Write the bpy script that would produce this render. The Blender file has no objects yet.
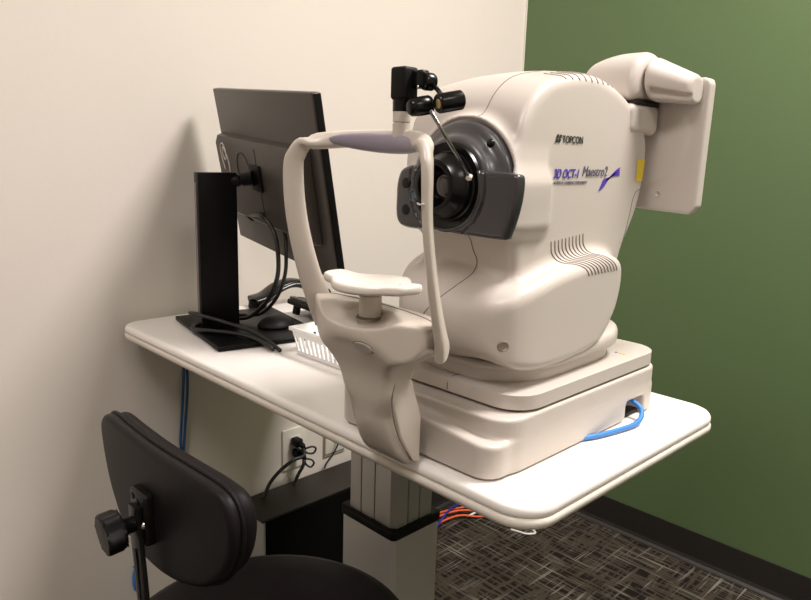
import bpy, bmesh, math, random
import numpy as np
from mathutils import Vector, Matrix
random.seed(4)
S = bpy.context.scene
COL = S.collection

# ------------------------------------------------------------------ camera
cam_d = bpy.data.cameras.new('camera'); cam = bpy.data.objects.new('camera', cam_d); COL.objects.link(cam)
F_ = Vector((-0.6924601, 0.69163551, -0.20527865)).normalized()
R_ = Vector((0.70204625, 0.71153456, 0.02914843)).normalized()
U_ = R_.cross(F_).normalized()
M_ = Matrix((R_, U_, -F_)).transposed().to_4x4(); M_.translation = Vector((1.41189754, -0.56478404, 1.13525965))
cam.matrix_world = M_
cam_d.sensor_fit = 'HORIZONTAL'; cam_d.sensor_width = 36.0; cam_d.lens = 36.0 * 703.2943 / 811.0
cam_d.clip_start = 0.02
S.camera = cam
# ------------------------------------------------------------------ world / exposure / lights
W = bpy.data.worlds.new('world'); S.world = W; W.use_nodes = True
W.node_tree.nodes['Background'].inputs[0].default_value = (1, .9, .8, 1)
W.node_tree.nodes['Background'].inputs[1].default_value = 0.05
S.view_settings.view_transform = 'Standard'; S.view_settings.look = 'None'
S.view_settings.gamma = 1.0; S.view_settings.use_curve_mapping = False
S.view_settings.exposure = 0.06

def area_light(name, loc, sx, sy, power, col, target=None):
    d = bpy.data.lights.new(name, 'AREA'); d.shape = 'RECTANGLE'; d.size = sx; d.size_y = sy
    d.energy = power; d.color = col
    o = bpy.data.objects.new(name, d); COL.objects.link(o); o.location = loc
    if target is not None:
        o.rotation_euler = (Vector(target) - Vector(loc)).to_track_quat('-Z', 'Y').to_euler()
    return o
WARM = (1.0, 0.93, 0.89)
area_light('ceiling_key_fill_glow', (1.50, 0.80, 2.585), .56, .56, 64, WARM)
area_light('ceiling_key_fill_glow', (1.15, -1.20, 2.585), .56, .56, 15, WARM)  # unseen fill lamp, added behind the camera
area_light('ceiling_key_fill_glow', (2.6, -0.60, 2.585), .56, .56, 10, WARM)  # second added fill lamp, out of view over the open side

# ------------------------------------------------------------------ materials
MATS = {}
def mat(name, col, rough=.5, metal=0., bump=0., bscale=200., spec=.5, var=0., vscale=6., coat=0.):
    if name in MATS: return MATS[name]
    m = bpy.data.materials.new(name); m.use_nodes = True; nt = m.node_tree
    b = nt.nodes['Principled BSDF']
    b.inputs['Base Color'].default_value = (*col, 1); b.inputs['Roughness'].default_value = rough
    b.inputs['Metallic'].default_value = metal; b.inputs['Specular IOR Level'].default_value = spec
    b.inputs['Coat Weight'].default_value = coat; b.inputs['Coat Roughness'].default_value = .1
    tc = nt.nodes.new('ShaderNodeTexCoord')
    if var > 0:
        n = nt.nodes.new('ShaderNodeTexNoise'); n.inputs['Scale'].default_value = vscale; n.inputs['Detail'].default_value = 4
        nt.links.new(tc.outputs['Object'], n.inputs['Vector'])
        mx = nt.nodes.new('ShaderNodeMix'); mx.data_type = 'RGBA'
        mx.inputs[6].default_value = (*[c * (1 - var) for c in col], 1); mx.inputs[7].default_value = (*[min(1, c * (1 + var)) for c in col], 1)
        nt.links.new(n.outputs['Fac'], mx.inputs[0]); nt.links.new(mx.outputs[2], b.inputs['Base Color'])
    if bump > 0:
        n2 = nt.nodes.new('ShaderNodeTexNoise'); n2.inputs['Scale'].default_value = bscale; n2.inputs['Detail'].default_value = 3
        nt.links.new(tc.outputs['Object'], n2.inputs['Vector'])
        bp = nt.nodes.new('ShaderNodeBump'); bp.inputs['Strength'].default_value = bump; bp.inputs['Distance'].default_value = .002
        nt.links.new(n2.outputs['Fac'], bp.inputs['Height']); nt.links.new(bp.outputs['Normal'], b.inputs['Normal'])
    MATS[name] = m; return m

wall_white = mat('wall_white_paint', (.68, .618, .56), .75, bump=.12, bscale=90, var=.015)
wall_green = mat('wall_green_paint', (.095, .150, .060), .6, bump=.12, bscale=90, var=.03, vscale=3)
ceil_m = mat('ceiling_white', (.75, .72, .68), .9, bump=.2, bscale=60)
plain_wall = mat('wall_far_paint', (.62, .57, .51), .8, bump=.1, bscale=90)
base_m = mat('baseboard_rubber', (.020, .017, .015), .45, bump=.05)
plastic = mat('instrument_plastic', (.55, .495, .450), .36, bump=.04, bscale=900, coat=.12)
plastic_l = mat('headrest_plastic', (.53, .47, .41), .34, bump=.03, bscale=900, coat=.12)
chin_m = mat('chinrest_plastic', (.68, .63, .57), .35)
vent_m = mat('vent_shadow_gap', (.27, .23, .20), .7)
seam_m = mat('panel_gap', (.19, .155, .13), .8)
gap_m = mat('dark_gap', (.02, .012, .01), .7)
grey_p = mat('charcoal_satin', (.062, .058, .062), .34, bump=.03, bscale=800, coat=.2)
grey_d = mat('charcoal_front', (.034, .031, .035), .26, coat=.3)
blk = mat('black_gloss', (.004,.004,.004), .25, spec=.25)
blk_m = mat('black_matte', (.005,.0045,.0045), .5, spec=.15)
glass_dark = mat('lens_glass', (.008, .002, .0015), .05, coat=1.)
blue_glass = mat('blue_lens_glass', (.005, .03, .055), .08, coat=1.)
pad_m = mat('forehead_pad_rubber', (.235, .205, .255), .33, bump=.03, bscale=500)
table_m = mat('table_laminate', (.84, .80, .765), .30, var=.01)
table_e = mat('table_edge_vinyl', (.70, .65, .58), .33)
alu = mat('brushed_aluminium', (.60, .59, .55), .34, metal=.65)
alu_l = mat('light_aluminium', (.46, .45, .42), .38, metal=.7)
mon_back = mat('monitor_back_plastic', (.040, .032, .026), .40, bump=.04, bscale=700)
mon_blk = mat('monitor_black_plastic', (.004,.0035,.0035), .4, spec=.12)
screen_m = mat('screen_glass', (.012, .010, .009), .12)
cable_k = mat('black_cable', (.012, .011, .011), .38)
cable_b = mat('blue_cable', (.045, .20, .55), .4)
cable_db = mat('dark_hanging_blue', (.018, .075, .20), .45)
cable_o = mat('orange_cable', (.75, .11, .03), .45)
cable_w = mat('white_cable', (.8, .78, .74), .45)
basket_m = mat('white_basket_plastic', (.86, .85, .85), .35)
vinyl = mat('chair_black_vinyl', (.0085, .0062, .0072), .52, spec=.17, bump=.15, bscale=350, var=.08, vscale=20)
shell_m = mat('chair_shell_plastic', (.0085, .0065, .007), .48, spec=.17, bump=.06, bscale=400)
chair_metal = mat('chair_black_metal', (.006, .005, .005), .32, spec=.25)
knob_m = mat('knob_plastic', (.006, .0055, .006), .45, spec=.2, bump=.08, bscale=500)
chrome = mat('chrome', (.8, .8, .8), .12, metal=1.)
plate_m = mat('outlet_plate_plastic', (.70, .66, .58), .4)
cab_m = mat('dark_cabinet_laminate', (.016, .0115, .0085), .55, bump=.05, bscale=200)
cab_k = mat('black_cabinet_front', (.0015, .0015, .0015), .8, spec=.1)
cab_s = mat('cabinet_lit_side', (.42, .42, .38), .45, metal=.5)
ink_k = mat('dark_logo_ink', (.02, .028, .02), .5)
ink_p = mat('purple_logo_ink', (.07, .035, .40), .45)
ink_g = mat('grey_logo_ink', (.11, .10, .16), .5)
yellow_m = mat('yellow_sticker', (.80, .58, .02), .45, var=.1, vscale=300)
lamp_m = bpy.data.materials.new('lamp_diffuser'); lamp_m.use_nodes = True
_b = lamp_m.node_tree.nodes['Principled BSDF']; _b.inputs['Emission Color'].default_value = (*WARM, 1); _b.inputs['Emission Strength'].default_value = 6

def carpet_mat():
    m = bpy.data.materials.new('carpet'); m.use_nodes = True; nt = m.node_tree; b = nt.nodes['Principled BSDF']
    b.inputs['Roughness'].default_value = .95; b.inputs['Specular IOR Level'].default_value = .15
    tc = nt.nodes.new('ShaderNodeTexCoord')
    def N(t, **k):
        n = nt.nodes.new(t)
        for a, v in k.items(): setattr(n, a, v)
        return n
    def lin(scale, thr0, thr1, sc=1.0):
        mp = N('ShaderNodeMapping'); mp.inputs['Scale'].default_value = scale
        nt.links.new(tc.outputs['Object'], mp.inputs['Vector'])
        no = N('ShaderNodeTexNoise'); no.inputs['Scale'].default_value = sc; no.inputs['Detail'].default_value = 1.5
        nt.links.new(mp.outputs[0], no.inputs['Vector'])
        r = N('ShaderNodeMapRange'); r.inputs['From Min'].default_value = thr0; r.inputs['From Max'].default_value = thr1
        nt.links.new(no.outputs['Fac'], r.inputs['Value']); return r.outputs[0]
    a = lin((9.0, 95., 1.), .47, .55); c = lin((70., 9., 1.), .50, .58)
    e = lin((5.0, 160., 1.), .60, .66); g = lin((130., 6., 1.), .60, .67)
    def mth(op, x, y):
        n = N('ShaderNodeMath', operation=op)
        for i, v in enumerate((x, y)):
            if isinstance(v, (int, float)): n.inputs[i].default_value = v
            else: nt.links.new(v, n.inputs[i])
        return n.outputs[0]
    grid = mth('MAXIMUM', a, c); fine = mth('MAXIMUM', e, g)
    patch = lin((2.2, 2.2, 1.), .42, .62, 3.)
    m1 = N('ShaderNodeMix', data_type='RGBA'); m1.inputs[6].default_value = (.009, .007, .005, 1); m1.inputs[7].default_value = (.050, .040, .029, 1)
    nt.links.new(grid, m1.inputs[0])
    m2 = N('ShaderNodeMix', data_type='RGBA'); m2.inputs[7].default_value = (.20, .185, .155, 1)
    nt.links.new(mth('MULTIPLY', fine, mth('ADD', mth('MULTIPLY', patch, .75), .18)), m2.inputs[0]); nt.links.new(m1.outputs[2], m2.inputs[6])
    nt.links.new(m2.outputs[2], b.inputs['Base Color'])
    n2 = N('ShaderNodeTexNoise'); n2.inputs['Scale'].default_value = 500; nt.links.new(tc.outputs['Object'], n2.inputs['Vector'])
    bp = N('ShaderNodeBump'); bp.inputs['Strength'].default_value = .5; bp.inputs['Distance'].default_value = .004
    nt.links.new(n2.outputs['Fac'], bp.inputs['Height']); nt.links.new(bp.outputs['Normal'], b.inputs['Normal'])
    return m
carpet = carpet_mat()

def brushed(m):
    nt = m.node_tree; b = nt.nodes['Principled BSDF']; tc = nt.nodes.new('ShaderNodeTexCoord'); mp = nt.nodes.new('ShaderNodeMapping')
    mp.inputs['Scale'].default_value = (120, 120, 1.2); n = nt.nodes.new('ShaderNodeTexNoise'); n.inputs['Scale'].default_value = 1
    r = nt.nodes.new('ShaderNodeMapRange'); r.inputs['To Min'].default_value = .22; r.inputs['To Max'].default_value = .5
    nt.links.new(tc.outputs['Object'], mp.inputs['Vector']); nt.links.new(mp.outputs[0], n.inputs['Vector'])
    nt.links.new(n.outputs['Fac'], r.inputs['Value']); nt.links.new(r.outputs[0], b.inputs['Roughness'])
brushed(alu); brushed(alu_l)

# ------------------------------------------------------------------ object helpers
def thing(name, label, cat, loc=(0, 0, 0), group=None):
    """Empty at the thing's base; children are built in world coordinates and shifted back by the base point."""
    o = bpy.data.objects.new(name, None); COL.objects.link(o); o.location = loc; o.empty_display_size = .05
    o['label'] = label; o['category'] = cat
    if group: o['group'] = group
    BASE[o.name] = Vector(loc); return o
BASE = {}
def base_of(parent):
    p = parent; off = Vector((0, 0, 0))
    while p is not None:
        off += Vector(p.location); p = p.parent
    return off
def put(name, bm_or_me, m, parent=None, smooth=True, auto=None):
    if isinstance(bm_or_me, bmesh.types.BMesh):
        me = bpy.data.meshes.new(name); bmesh.ops.recalc_face_normals(bm_or_me, faces=bm_or_me.faces); bm_or_me.to_mesh(me); bm_or_me.free()
    else: me = bm_or_me
    # move the mesh so its origin lies at its own centre
    n = len(me.vertices); co = np.empty(n * 3); me.vertices.foreach_get('co', co); co = co.reshape(-1, 3)
    c = (co.min(0) + co.max(0)) / 2; me.vertices.foreach_set('co', (co - c).ravel()); me.update()
    o = bpy.data.objects.new(name, me); COL.objects.link(o)
    if m is not None: me.materials.append(m)
    off = Vector((0, 0, 0))
    if parent is not None: o.parent = parent; off = base_of(parent)
    o.location = Vector(c) - off
    if smooth:
        me.polygons.foreach_set('use_smooth', [True] * len(me.polygons))
        if auto:
            me.set_sharp_from_angle(angle=math.radians(auto))
    return o
def tag(o, label, cat, group=None):
    o['label'] = label; o['category'] = cat
    if group: o['group'] = group
    return o
def struct(o): o['kind'] = 'structure'; return o

def bm_box(c, s, bev=0., seg=3, rot=None, bm=None, axes=None):
    b = bmesh.new(); r = bmesh.ops.create_cube(b, size=1)
    for v in b.verts: v.co = Vector((v.co.x * s[0], v.co.y * s[1], v.co.z * s[2]))
    if bev > 0: bmesh.ops.bevel(b, geom=list(b.edges), offset=bev, segments=seg, profile=.5, affect='EDGES')
    M = Matrix.Translation(Vector(c))
    if rot is not None: M = M @ (rot if isinstance(rot, Matrix) else Matrix.Rotation(rot, 4, 'Z'))
    b.transform(M)
    if bm is None: return b
    me = bpy.data.meshes.new('t'); b.to_mesh(me); b.free(); bm.from_mesh(me); bpy.data.meshes.remove(me); return bm
def bm_lathe(prof, origin, axis=(0, 0, 1), seg=48, bm=None):
    """prof: list of (radius, height along axis)."""
    b = bm or bmesh.new(); q = Vector(axis).normalized().to_track_quat('Z', 'Y').to_matrix().to_4x4(); M = Matrix.Translation(Vector(origin)) @ q
    rings = []
    for r, h in prof:
        if r < 1e-6: rings.append([b.verts.new(M @ Vector((0, 0, h)))])
        else: rings.append([b.verts.new(M @ Vector((r * math.cos(2 * math.pi * i / seg), r * math.sin(2 * math.pi * i / seg), h))) for i in range(seg)])
    for A, B in zip(rings, rings[1:]):
        for i in range(seg):
            j = (i + 1) % seg
            if len(A) == 1 and len(B) == 1: continue
            if len(A) == 1: b.faces.new((A[0], B[j], B[i]))
            elif len(B) == 1: b.faces.new((A[i], A[j], B[0]))
            else: b.faces.new((A[i], A[j], B[j], B[i]))
    return b
def catmull(P, n=8, closed=False):
    P = [Vector(p) for p in P]; out = []
    if closed: Q = [P[-1]] + P + [P[0], P[1]]
    else: Q = [2 * P[0] - P[1]] + P + [2 * P[-1] - P[-2]]
    for i in range(1, len(Q) - 2):
        a, b, c, d = Q[i - 1], Q[i], Q[i + 1], Q[i + 2]
        for k in range(n):
            t = k / n
            out.append(.5 * ((2 * b) + (c - a) * t + (2 * a - 5 * b + 4 * c - d) * t * t + (3 * b - a - 3 * c + d) * t ** 3))
    if not closed: out.append(P[-1])
    return out
def bm_tube(path, r, seg=10, bm=None, radii=None, wide=None, sec=None, power=2.):
    """Sweep. r radius, or sec=(half-width along 'wide', half-thickness) lists per point with 'wide' vectors."""
    b = bm or bmesh.new(); P = [Vector(p) for p in path]; n = len(P); rings = []
    up = Vector((0, 0, 1)); prev = None
    for i in range(n):
        t = (P[min(i + 1, n - 1)] - P[max(i - 1, 0)]).normalized()
        if wide is not None:
            a = Vector(wide[i]); a = (a - t * a.dot(t)).normalized()
        else:
            a = prev if prev is not None else (up.cross(t) if abs(t.z) < .95 else Vector((1, 0, 0)).cross(t))
            a = (a - t * a.dot(t)).normalized()
        prev = a; c = t.cross(a)
        ra, rc = (r, r) if sec is None else sec[i]
        if radii is not None: ra = rc = radii[i]
        ring = []
        for k in range(seg):
            th = 2 * math.pi * k / seg; cs, sn = math.cos(th), math.sin(th)
            cs = math.copysign(abs(cs) ** (2 / power), cs); sn = math.copysign(abs(sn) ** (2 / power), sn)
            ring.append(b.verts.new(P[i] + a * (ra * cs) + c * (rc * sn)))
        rings.append(ring)
    for A, B in zip(rings, rings[1:]):
        for k in range(seg):
            j = (k + 1) % seg; b.faces.new((A[k], A[j], B[j], B[k]))
    b.faces.new(rings[0][::-1]); b.faces.new(rings[-1]); return b
def bm_prism(outline, h0, h1, axis='z', bev=0., seg=3, bm=None):
    """extrude a closed 2-D outline; axis z: (x,y)->z, axis y: (x,z)->y, axis x: (y,z)->x; rounded rims."""
    b = bmesh.new()
    def P(p, h):
        return {'z': (p[0], p[1], h), 'y': (p[0], h, p[1]), 'x': (h, p[0], p[1])}[axis]
    A = [b.verts.new(P(p, h0)) for p in outline]; B = [b.verts.new(P(p, h1)) for p in outline]; n = len(outline)
    f0 = b.faces.new(A[::-1]); f1 = b.faces.new(B)
    for i in range(n): b.faces.new((A[i], A[(i + 1) % n], B[(i + 1) % n], B[i]))
    if bev > 0:
        e = [x for x in b.edges if all(v in A for v in x.verts) or all(v in B for v in x.verts)]
        bmesh.ops.bevel(b, geom=e, offset=bev, segments=seg, profile=.5, affect='EDGES')
    if bm is None: return b
    me = bpy.data.meshes.new('t'); b.to_mesh(me); b.free(); bm.from_mesh(me); bpy.data.meshes.remove(me); return bm
def round_rect(cx, cy, hx, hy, r, n=8):
    out = []
    for sx, sy, a0 in ((1, 1, 0), (-1, 1, 90), (-1, -1, 180), (1, -1, 270)):
        for k in range(n + 1):
            a = math.radians(a0 + 90 * k / n); out.append((cx + sx * (hx - r) + r * math.cos(a), cy + sy * (hy - r) + r * math.sin(a)))
    return out

# ------------------------------------------------------------------ implicit-surface modelling (numpy surface nets)
def sn_mesh(f, lo, hi, h):
    """mesh the zero set of f(X,Y,Z) in the box lo..hi with cell size h."""
    ax = [np.arange(lo[i], hi[i] + h, h) for i in range(3)]
    X, Y, Z = np.meshgrid(*ax, indexing='ij', sparse=True)
    D = f(X, Y, Z) + np.zeros((len(ax[0]), len(ax[1]), len(ax[2])))
    s = D < 0; nx, ny, nz = D.shape
    cnt = np.zeros((nx - 1, ny - 1, nz - 1), int)
    for i in (0, 1):
        for j in (0, 1):
            for k in (0, 1): cnt += s[i:nx - 1 + i, j:ny - 1 + j, k:nz - 1 + k]
    act = (cnt > 0) & (cnt < 8); idx = -np.ones(act.shape, int); idx[act] = np.arange(act.sum())
    I, J, K = np.nonzero(act); acc = np.zeros((len(I), 3)); c = np.zeros(len(I))
    for a, offs in ((0, [(0, j, k) for j in (0, 1) for k in (0, 1)]), (1, [(i, 0, k) for i in (0, 1) for k in (0, 1)]), (2, [(i, j, 0) for i in (0, 1) for j in (0, 1)])):
        for o in offs:
            o2 = list(o); o2[a] = 1
            d0 = D[I + o[0], J + o[1], K + o[2]]; d1 = D[I + o2[0], J + o2[1], K + o2[2]]
            m = (d0 < 0) != (d1 < 0); t = np.where(m, d0 / np.where(m, d0 - d1, 1), 0)
            p = np.tile(np.array(o, float), (len(I), 1)); p[:, a] = t
            acc += p * m[:, None]; c += m
    V = np.stack([I, J, K], 1) + acc / c[:, None]; V = np.array([a[0] for a in ax]) + V * h
    quads = []
    for a in range(3):
        sl0 = [slice(None)] * 3; sl1 = [slice(None)] * 3; sl0[a] = slice(0, -1); sl1[a] = slice(1, None)
        ch = s[tuple(sl0)] != s[tuple(sl1)]; inside = s[tuple(sl0)]
        b, d = (a + 1) % 3, (a + 2) % 3
        P = np.stack(np.nonzero(ch), 1); ok = (P[:, b] > 0) & (P[:, d] > 0) & (P[:, b] < D.shape[b] - 1) & (P[:, d] < D.shape[d] - 1); P = P[ok]
        ins = inside[P[:, 0], P[:, 1], P[:, 2]]
        def g(db, dd):
            Q = P.copy(); Q[:, b] -= db; Q[:, d] -= dd; return idx[Q[:, 0], Q[:, 1], Q[:, 2]]
        q = np.stack([g(1, 1), g(0, 1), g(0, 0), g(1, 0)], 1); q[~ins] = q[~ins][:, ::-1]; quads.append(q)
    Q = np.concatenate(quads); V = project_on(f, V, h)
    me = bpy.data.meshes.new('sdf'); me.vertices.add(len(V)); me.vertices.foreach_set('co', V.ravel())
    me.loops.add(Q.size); me.loops.foreach_set('vertex_index', Q.ravel().astype(np.int32))
    me.polygons.add(len(Q)); me.polygons.foreach_set('loop_start', np.arange(0, Q.size, 4, dtype=np.int32)); me.polygons.foreach_set('loop_total', np.full(len(Q), 4, dtype=np.int32))
    me.update(calc_edges=True); me.validate(); return me
def project_on(f, V, h=.003, it=2, lim=None):
    V = np.array(V, float); e = h * .25
    for _ in range(it):
        x, y, z = V.T; d = f(x, y, z)
        g = np.stack([f(x + e, y, z) - f(x - e, y, z), f(x, y + e, z) - f(x, y - e, z), f(x, y, z + e) - f(x, y, z - e)], 1) / (2 * e)
        gl = np.linalg.norm(g, axis=1); gl = np.where(gl < .3, 1, gl)
        st = (-d / gl)[:, None] * (g / gl[:, None])
        L = np.linalg.norm(st, axis=1); mx = (h * .6 if lim is None else lim); st *= np.minimum(1, mx / np.maximum(L, 1e-9))[:, None]
        V = V + st
    return V
def smin(a, b, k): 
    h = np.clip(.5 + .5 * (b - a) / k, 0, 1); return b * (1 - h) + a * h - k * h * (1 - h)
def smax(a, b, k): return -smin(-a, -b, k)
def s_box(X, Y, Z, c, hs, r):
    qx = np.abs(X - c[0]) - hs[0] + r; qy = np.abs(Y - c[1]) - hs[1] + r; qz = np.abs(Z - c[2]) - hs[2] + r
    return np.sqrt(np.maximum(qx, 0) ** 2 + np.maximum(qy, 0) ** 2 + np.maximum(qz, 0) ** 2) + np.minimum(np.maximum(qx, np.maximum(qy, qz)), 0) - r
class Poly2:
    """signed distance of a smooth closed outline, tabulated on a grid and sampled bilinearly"""
    def __init__(s, pts, n=8, smooth=True, h=.002, pad=.16):
        P = np.array([tuple(p)[:2] for p in (catmull([(a, b, 0) for a, b in pts], n, True) if smooth else [Vector((a, b, 0)) for a, b in pts])])
        s.lo = P.min(0) - pad; s.h = h; m = ((P.max(0) + pad - s.lo) / h).astype(int) + 2
        U, V = np.meshgrid(s.lo[0] + h * np.arange(m[0]), s.lo[1] + h * np.arange(m[1]), indexing='ij')
        d = np.full(U.shape, 1e9); sg = np.zeros(U.shape, bool)
        for i in range(len(P)):
            a, b = P[i], P[(i + 1) % len(P)]; e = b - a; L = e @ e
            if L < 1e-14: continue
            wx, wy = U - a[0], V - a[1]; t = np.clip((wx * e[0] + wy * e[1]) / L, 0, 1)
            d = np.minimum(d, (wx - e[0] * t) ** 2 + (wy - e[1] * t) ** 2)
            c = ((a[1] > V) != (b[1] > V)) & (U < (b[0] - a[0]) * (V - a[1]) / (b[1] - a[1] if b[1] != a[1] else 1e-9) + a[0]); sg ^= c
        s.D = np.sqrt(d) * np.where(sg, -1, 1)
    def __call__(s, u, v):
        u, v = np.broadcast_arrays(u, v)
        a = np.clip((u - s.lo[0]) / s.h, 0, s.D.shape[0] - 1.001); b = np.clip((v - s.lo[1]) / s.h, 0, s.D.shape[1] - 1.001)
        i = a.astype(int); j = b.astype(int); a = a - i; b = b - j; D = s.D
        return D[i, j] * (1 - a) * (1 - b) + D[i + 1, j] * a * (1 - b) + D[i, j + 1] * (1 - a) * b + D[i + 1, j + 1] * a * b
def s_ext(d2, w, hw, r):
    a = d2 + r; b = np.abs(w) - hw + r
    return np.minimum(np.maximum(a, b), 0) + np.sqrt(np.maximum(a, 0) ** 2 + np.maximum(b, 0) ** 2) - r

# ================================================================== STRUCTURE
GY = 1.34; XW = 3.4; YW = -2.6; ZC = 2.6
def slab(name, c, s, m): return struct(put(name, bm_box(c, s), m, smooth=False))
slab('floor', (XW / 2, (GY + YW) / 2, -.05), (XW + .2, GY - YW + .2, .1), carpet)
slab('ceiling', (XW / 2, (GY + YW) / 2, ZC + .05), (XW + .2, GY - YW + .2, .1), ceil_m)
slab('wall_left', (-.05, (GY + YW) / 2, ZC / 2), (.1, GY - YW + .2, ZC), wall_white)
slab('wall_back', (XW / 2, GY + .05, ZC / 2), (XW, .1, ZC), wall_green)
slab('wall_right', (XW + .05, (GY + YW) / 2, ZC / 2), (.1, GY - YW + .2, ZC), plain_wall)
slab('wall_front', (XW / 2, YW - .05, ZC / 2), (XW, .1, ZC), plain_wall)
def cove(name, pts_dir):
    """rubber cove base: upright strip with a curved foot"""
    prof = [(0, .0944), (.003, .0944), (.0036, .092), (.004, .018), (.007, .008), (.014, .002), (.018, .0015), (.018, 0), (0, 0)]
    b = bmesh.new(); rows = []
    for end in pts_dir[1]:
        rows.append([b.verts.new(pts_dir[0](d, z, end)) for d, z in prof])
    n = len(prof)
    for i in range(n): b.faces.new((rows[0][i], rows[0][(i + 1) % n], rows[1][(i + 1) % n], rows[1][i]))
    b.faces.new(rows[0]); b.faces.new(rows[1][::-1])
    struct(put(name, b, base_m, smooth=False))
cove('baseboard_back', (lambda d, z, e: (e, GY - d, z), (0.0, XW)))
cove('baseboard_left', (lambda d, z, e: (d, e, z), (YW, GY - .02)))
struct(put('trim_1', bm_box((.003, GY - .0015, 1.35), (.006, .003, 2.5)), mat('corner_caulk', (.72, .68, .60), .6), smooth=False))
# ceiling light over the desk, plus two unseen panels added as fill lights
for i, (x, y) in enumerate(((1.5, .80), (1.15, -1.2), (2.6, -.6))):
    t = thing('ceiling_key_fill_panel', ['square lit ceiling panel above the desk near the corner', 'square ceiling panel added as fill light behind the chair', 'square ceiling panel added as fill light over the open side of the room'][i], 'ceiling light', (x, y, 2.6))
    fr = bmesh.new()
    for dx, dy, sx, sy in ((0, .3, .64, .04), (0, -.3, .64, .04), (.3, 0, .04, .56), (-.3, 0, .04, .56)): bm_box((x + dx, y + dy, 2.592), (sx, sy, .016), bm=fr)
    put('frame', fr, mat('lamp_frame', (.8, .8, .78), .4), t, smooth=False)
    put('diffuser', bm_box((x, y, 2.594), (.56, .56, .01)), lamp_m, t, smooth=False)

# ================================================================== TABLE
TZ = .78; TA = -.0111
tab = thing('height_adjustable_table', 'white rectangular table with rounded corners on a silver two-stage pillar', 'table', (.6, .223, 0))
def trot(p):
    x, y = p[0] - .0195, p[1]; ca, sa = math.cos(TA), math.sin(TA); return (.0195 + ca * x - sa * y, sa * x + ca * y)
def edge_slab(prof, cx, cy, hx, hy, r):
    b = bmesh.new(); rings = []
    for off, z in prof:
        rings.append([b.verts.new((*trot(p), z)) for p in round_rect(cx, cy, hx + off, hy + off, r + off, 10)])
    n = len(rings[0])
    for A, B in zip(rings, rings[1:]):
        for i in range(n): b.faces.new((A[i], A[(i + 1) % n], B[(i + 1) % n], B[i]))
    b.faces.new(rings[0][::-1]); b.faces.new(rings[-1]); return b
tcx, tcy, thx, thy = .5325, .235, .5130, .2345
put('tabletop', edge_slab([(-.012, TZ - .014), (-.002, TZ - .014), (-.0005, TZ - .012), (0, TZ - .009), (-.0007, TZ - .005), (-.003, TZ - .002), (-.007, TZ - .0003), (-.012, TZ)], tcx, tcy, thx, thy, .045), table_m, tab, auto=50)
put('table_edge', edge_slab([(-.03, TZ - .0315), (-.014, TZ - .0315), (-.007, TZ - .030), (-.001, TZ - .0265), (.0012, TZ - .022), (.001, TZ - .0175), (-.001, TZ - .0155), (-.004, TZ - .0145), (-.012, TZ - .0142)], tcx, tcy, thx, thy, .045), table_e, tab, auto=50)
# pillar: outer and inner extrusions with chamfered corners
def col_prism(x0, x1, y0, y1, ch, z0, z1, grooves=()):
    pts = [(x0 + ch, y0), (x1 - ch, y0), (x1, y0 + ch), (x1, y1 - ch), (x1 - ch, y1), (x0 + ch, y1), (x0, y1 - ch), (x0, y0 + ch)]
    out = []
    for i, p in enumerate(pts):
        out.append(p); q = pts[(i + 1) % 8]; L = math.dist(p, q)
        if L > .03 and grooves:
            ex, ey = (q[0] - p[0]) / L, (q[1] - p[1]) / L; nx, ny = ey, -ex
            for g in grooves:
                for dt, dp in ((-.0016, 0), (-.0012, .0025), (.0012, .0025), (.0016, 0)):
                    out.append((p[0] + ex * (L * g + dt) - nx * dp, p[1] + ey * (L * g + dt) - ny * dp))
    return bm_prism(out, z0, z1)
put('lower_pillar', col_prism(.533, .668, .167, .281, .008, .03, .512), alu, tab, smooth=False)
put('upper_pillar', col_prism(.541, .661, .174, .273, .010, .512, .746, (.28, .62)), alu_l, tab, smooth=False)
put('collar', bm_prism(round_rect(.6005, .224, .0695, .0590, .011, 4), .5105, .5265, bev=.003), blk_m, tab, auto=40)
put('support_frame', bm_box((.6, .223, .7385), (.55, .09, .013), .003), blk_m, tab, smooth=False)
ft = bm_box((.6, .223, .015), (.10, .40, .03), .008); 
put('base_foot', ft, chair_metal, tab, auto=40)
put('base_plate', bm_box((.6, .223, .012), (.30, .13, .022), .006), chair_metal, tab, auto=40)

# ================================================================== SCANNER
xc = .848
sc = thing('eye_scanner', 'large cream eye scanner with chinrest, lens and fold-out tablet on the white table', 'medical scanner', (xc, .2, TZ))
# --- base housing
def f_base(X, Y, Z):
    A = s_ext(P_top(X, Y), Z - .8145, .0325, .004)
    zt = .8445 - .022 * (X - .72) / .25
    B = s_ext(P_plan(X, Y), (Z - (zt + .782) / 2), (zt - .782) / 2, .005)
    d = smin(A, B, .005)
    return smax(d, -s_box(X, Y, Z, (.976, .326, .787), (.020, .026, .022), .006), .003)   # cable recess
P_plan = Poly2(round_rect(.8465, .2005, .1315, .1945, .026, 8), smooth=False)
P_top = Poly2(round_rect(.8475, .2130, .1325, .1850, .036, 8), smooth=False)
base = put('base_housing', sn_mesh(f_base, (.70, -.02, .772), (.998, .41, .855), .0022), plastic, sc)
put('foot_pad', bm_prism(round_rect(xc, .200, .124, .186, .03), TZ, .786), gap_m, base)
put('port', bm_box((.9565, .318, .797), (.004, .012, .012), .001), gap_m, base, smooth=False)
for (y, z) in ((.064, .811), (.346, .823)):
    put('screw', bm_lathe([(0, .001), (.0035, .001), (.0042, 0)], (.9790, y, z), (1, 0, 0), 20), plastic_l, base)
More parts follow.
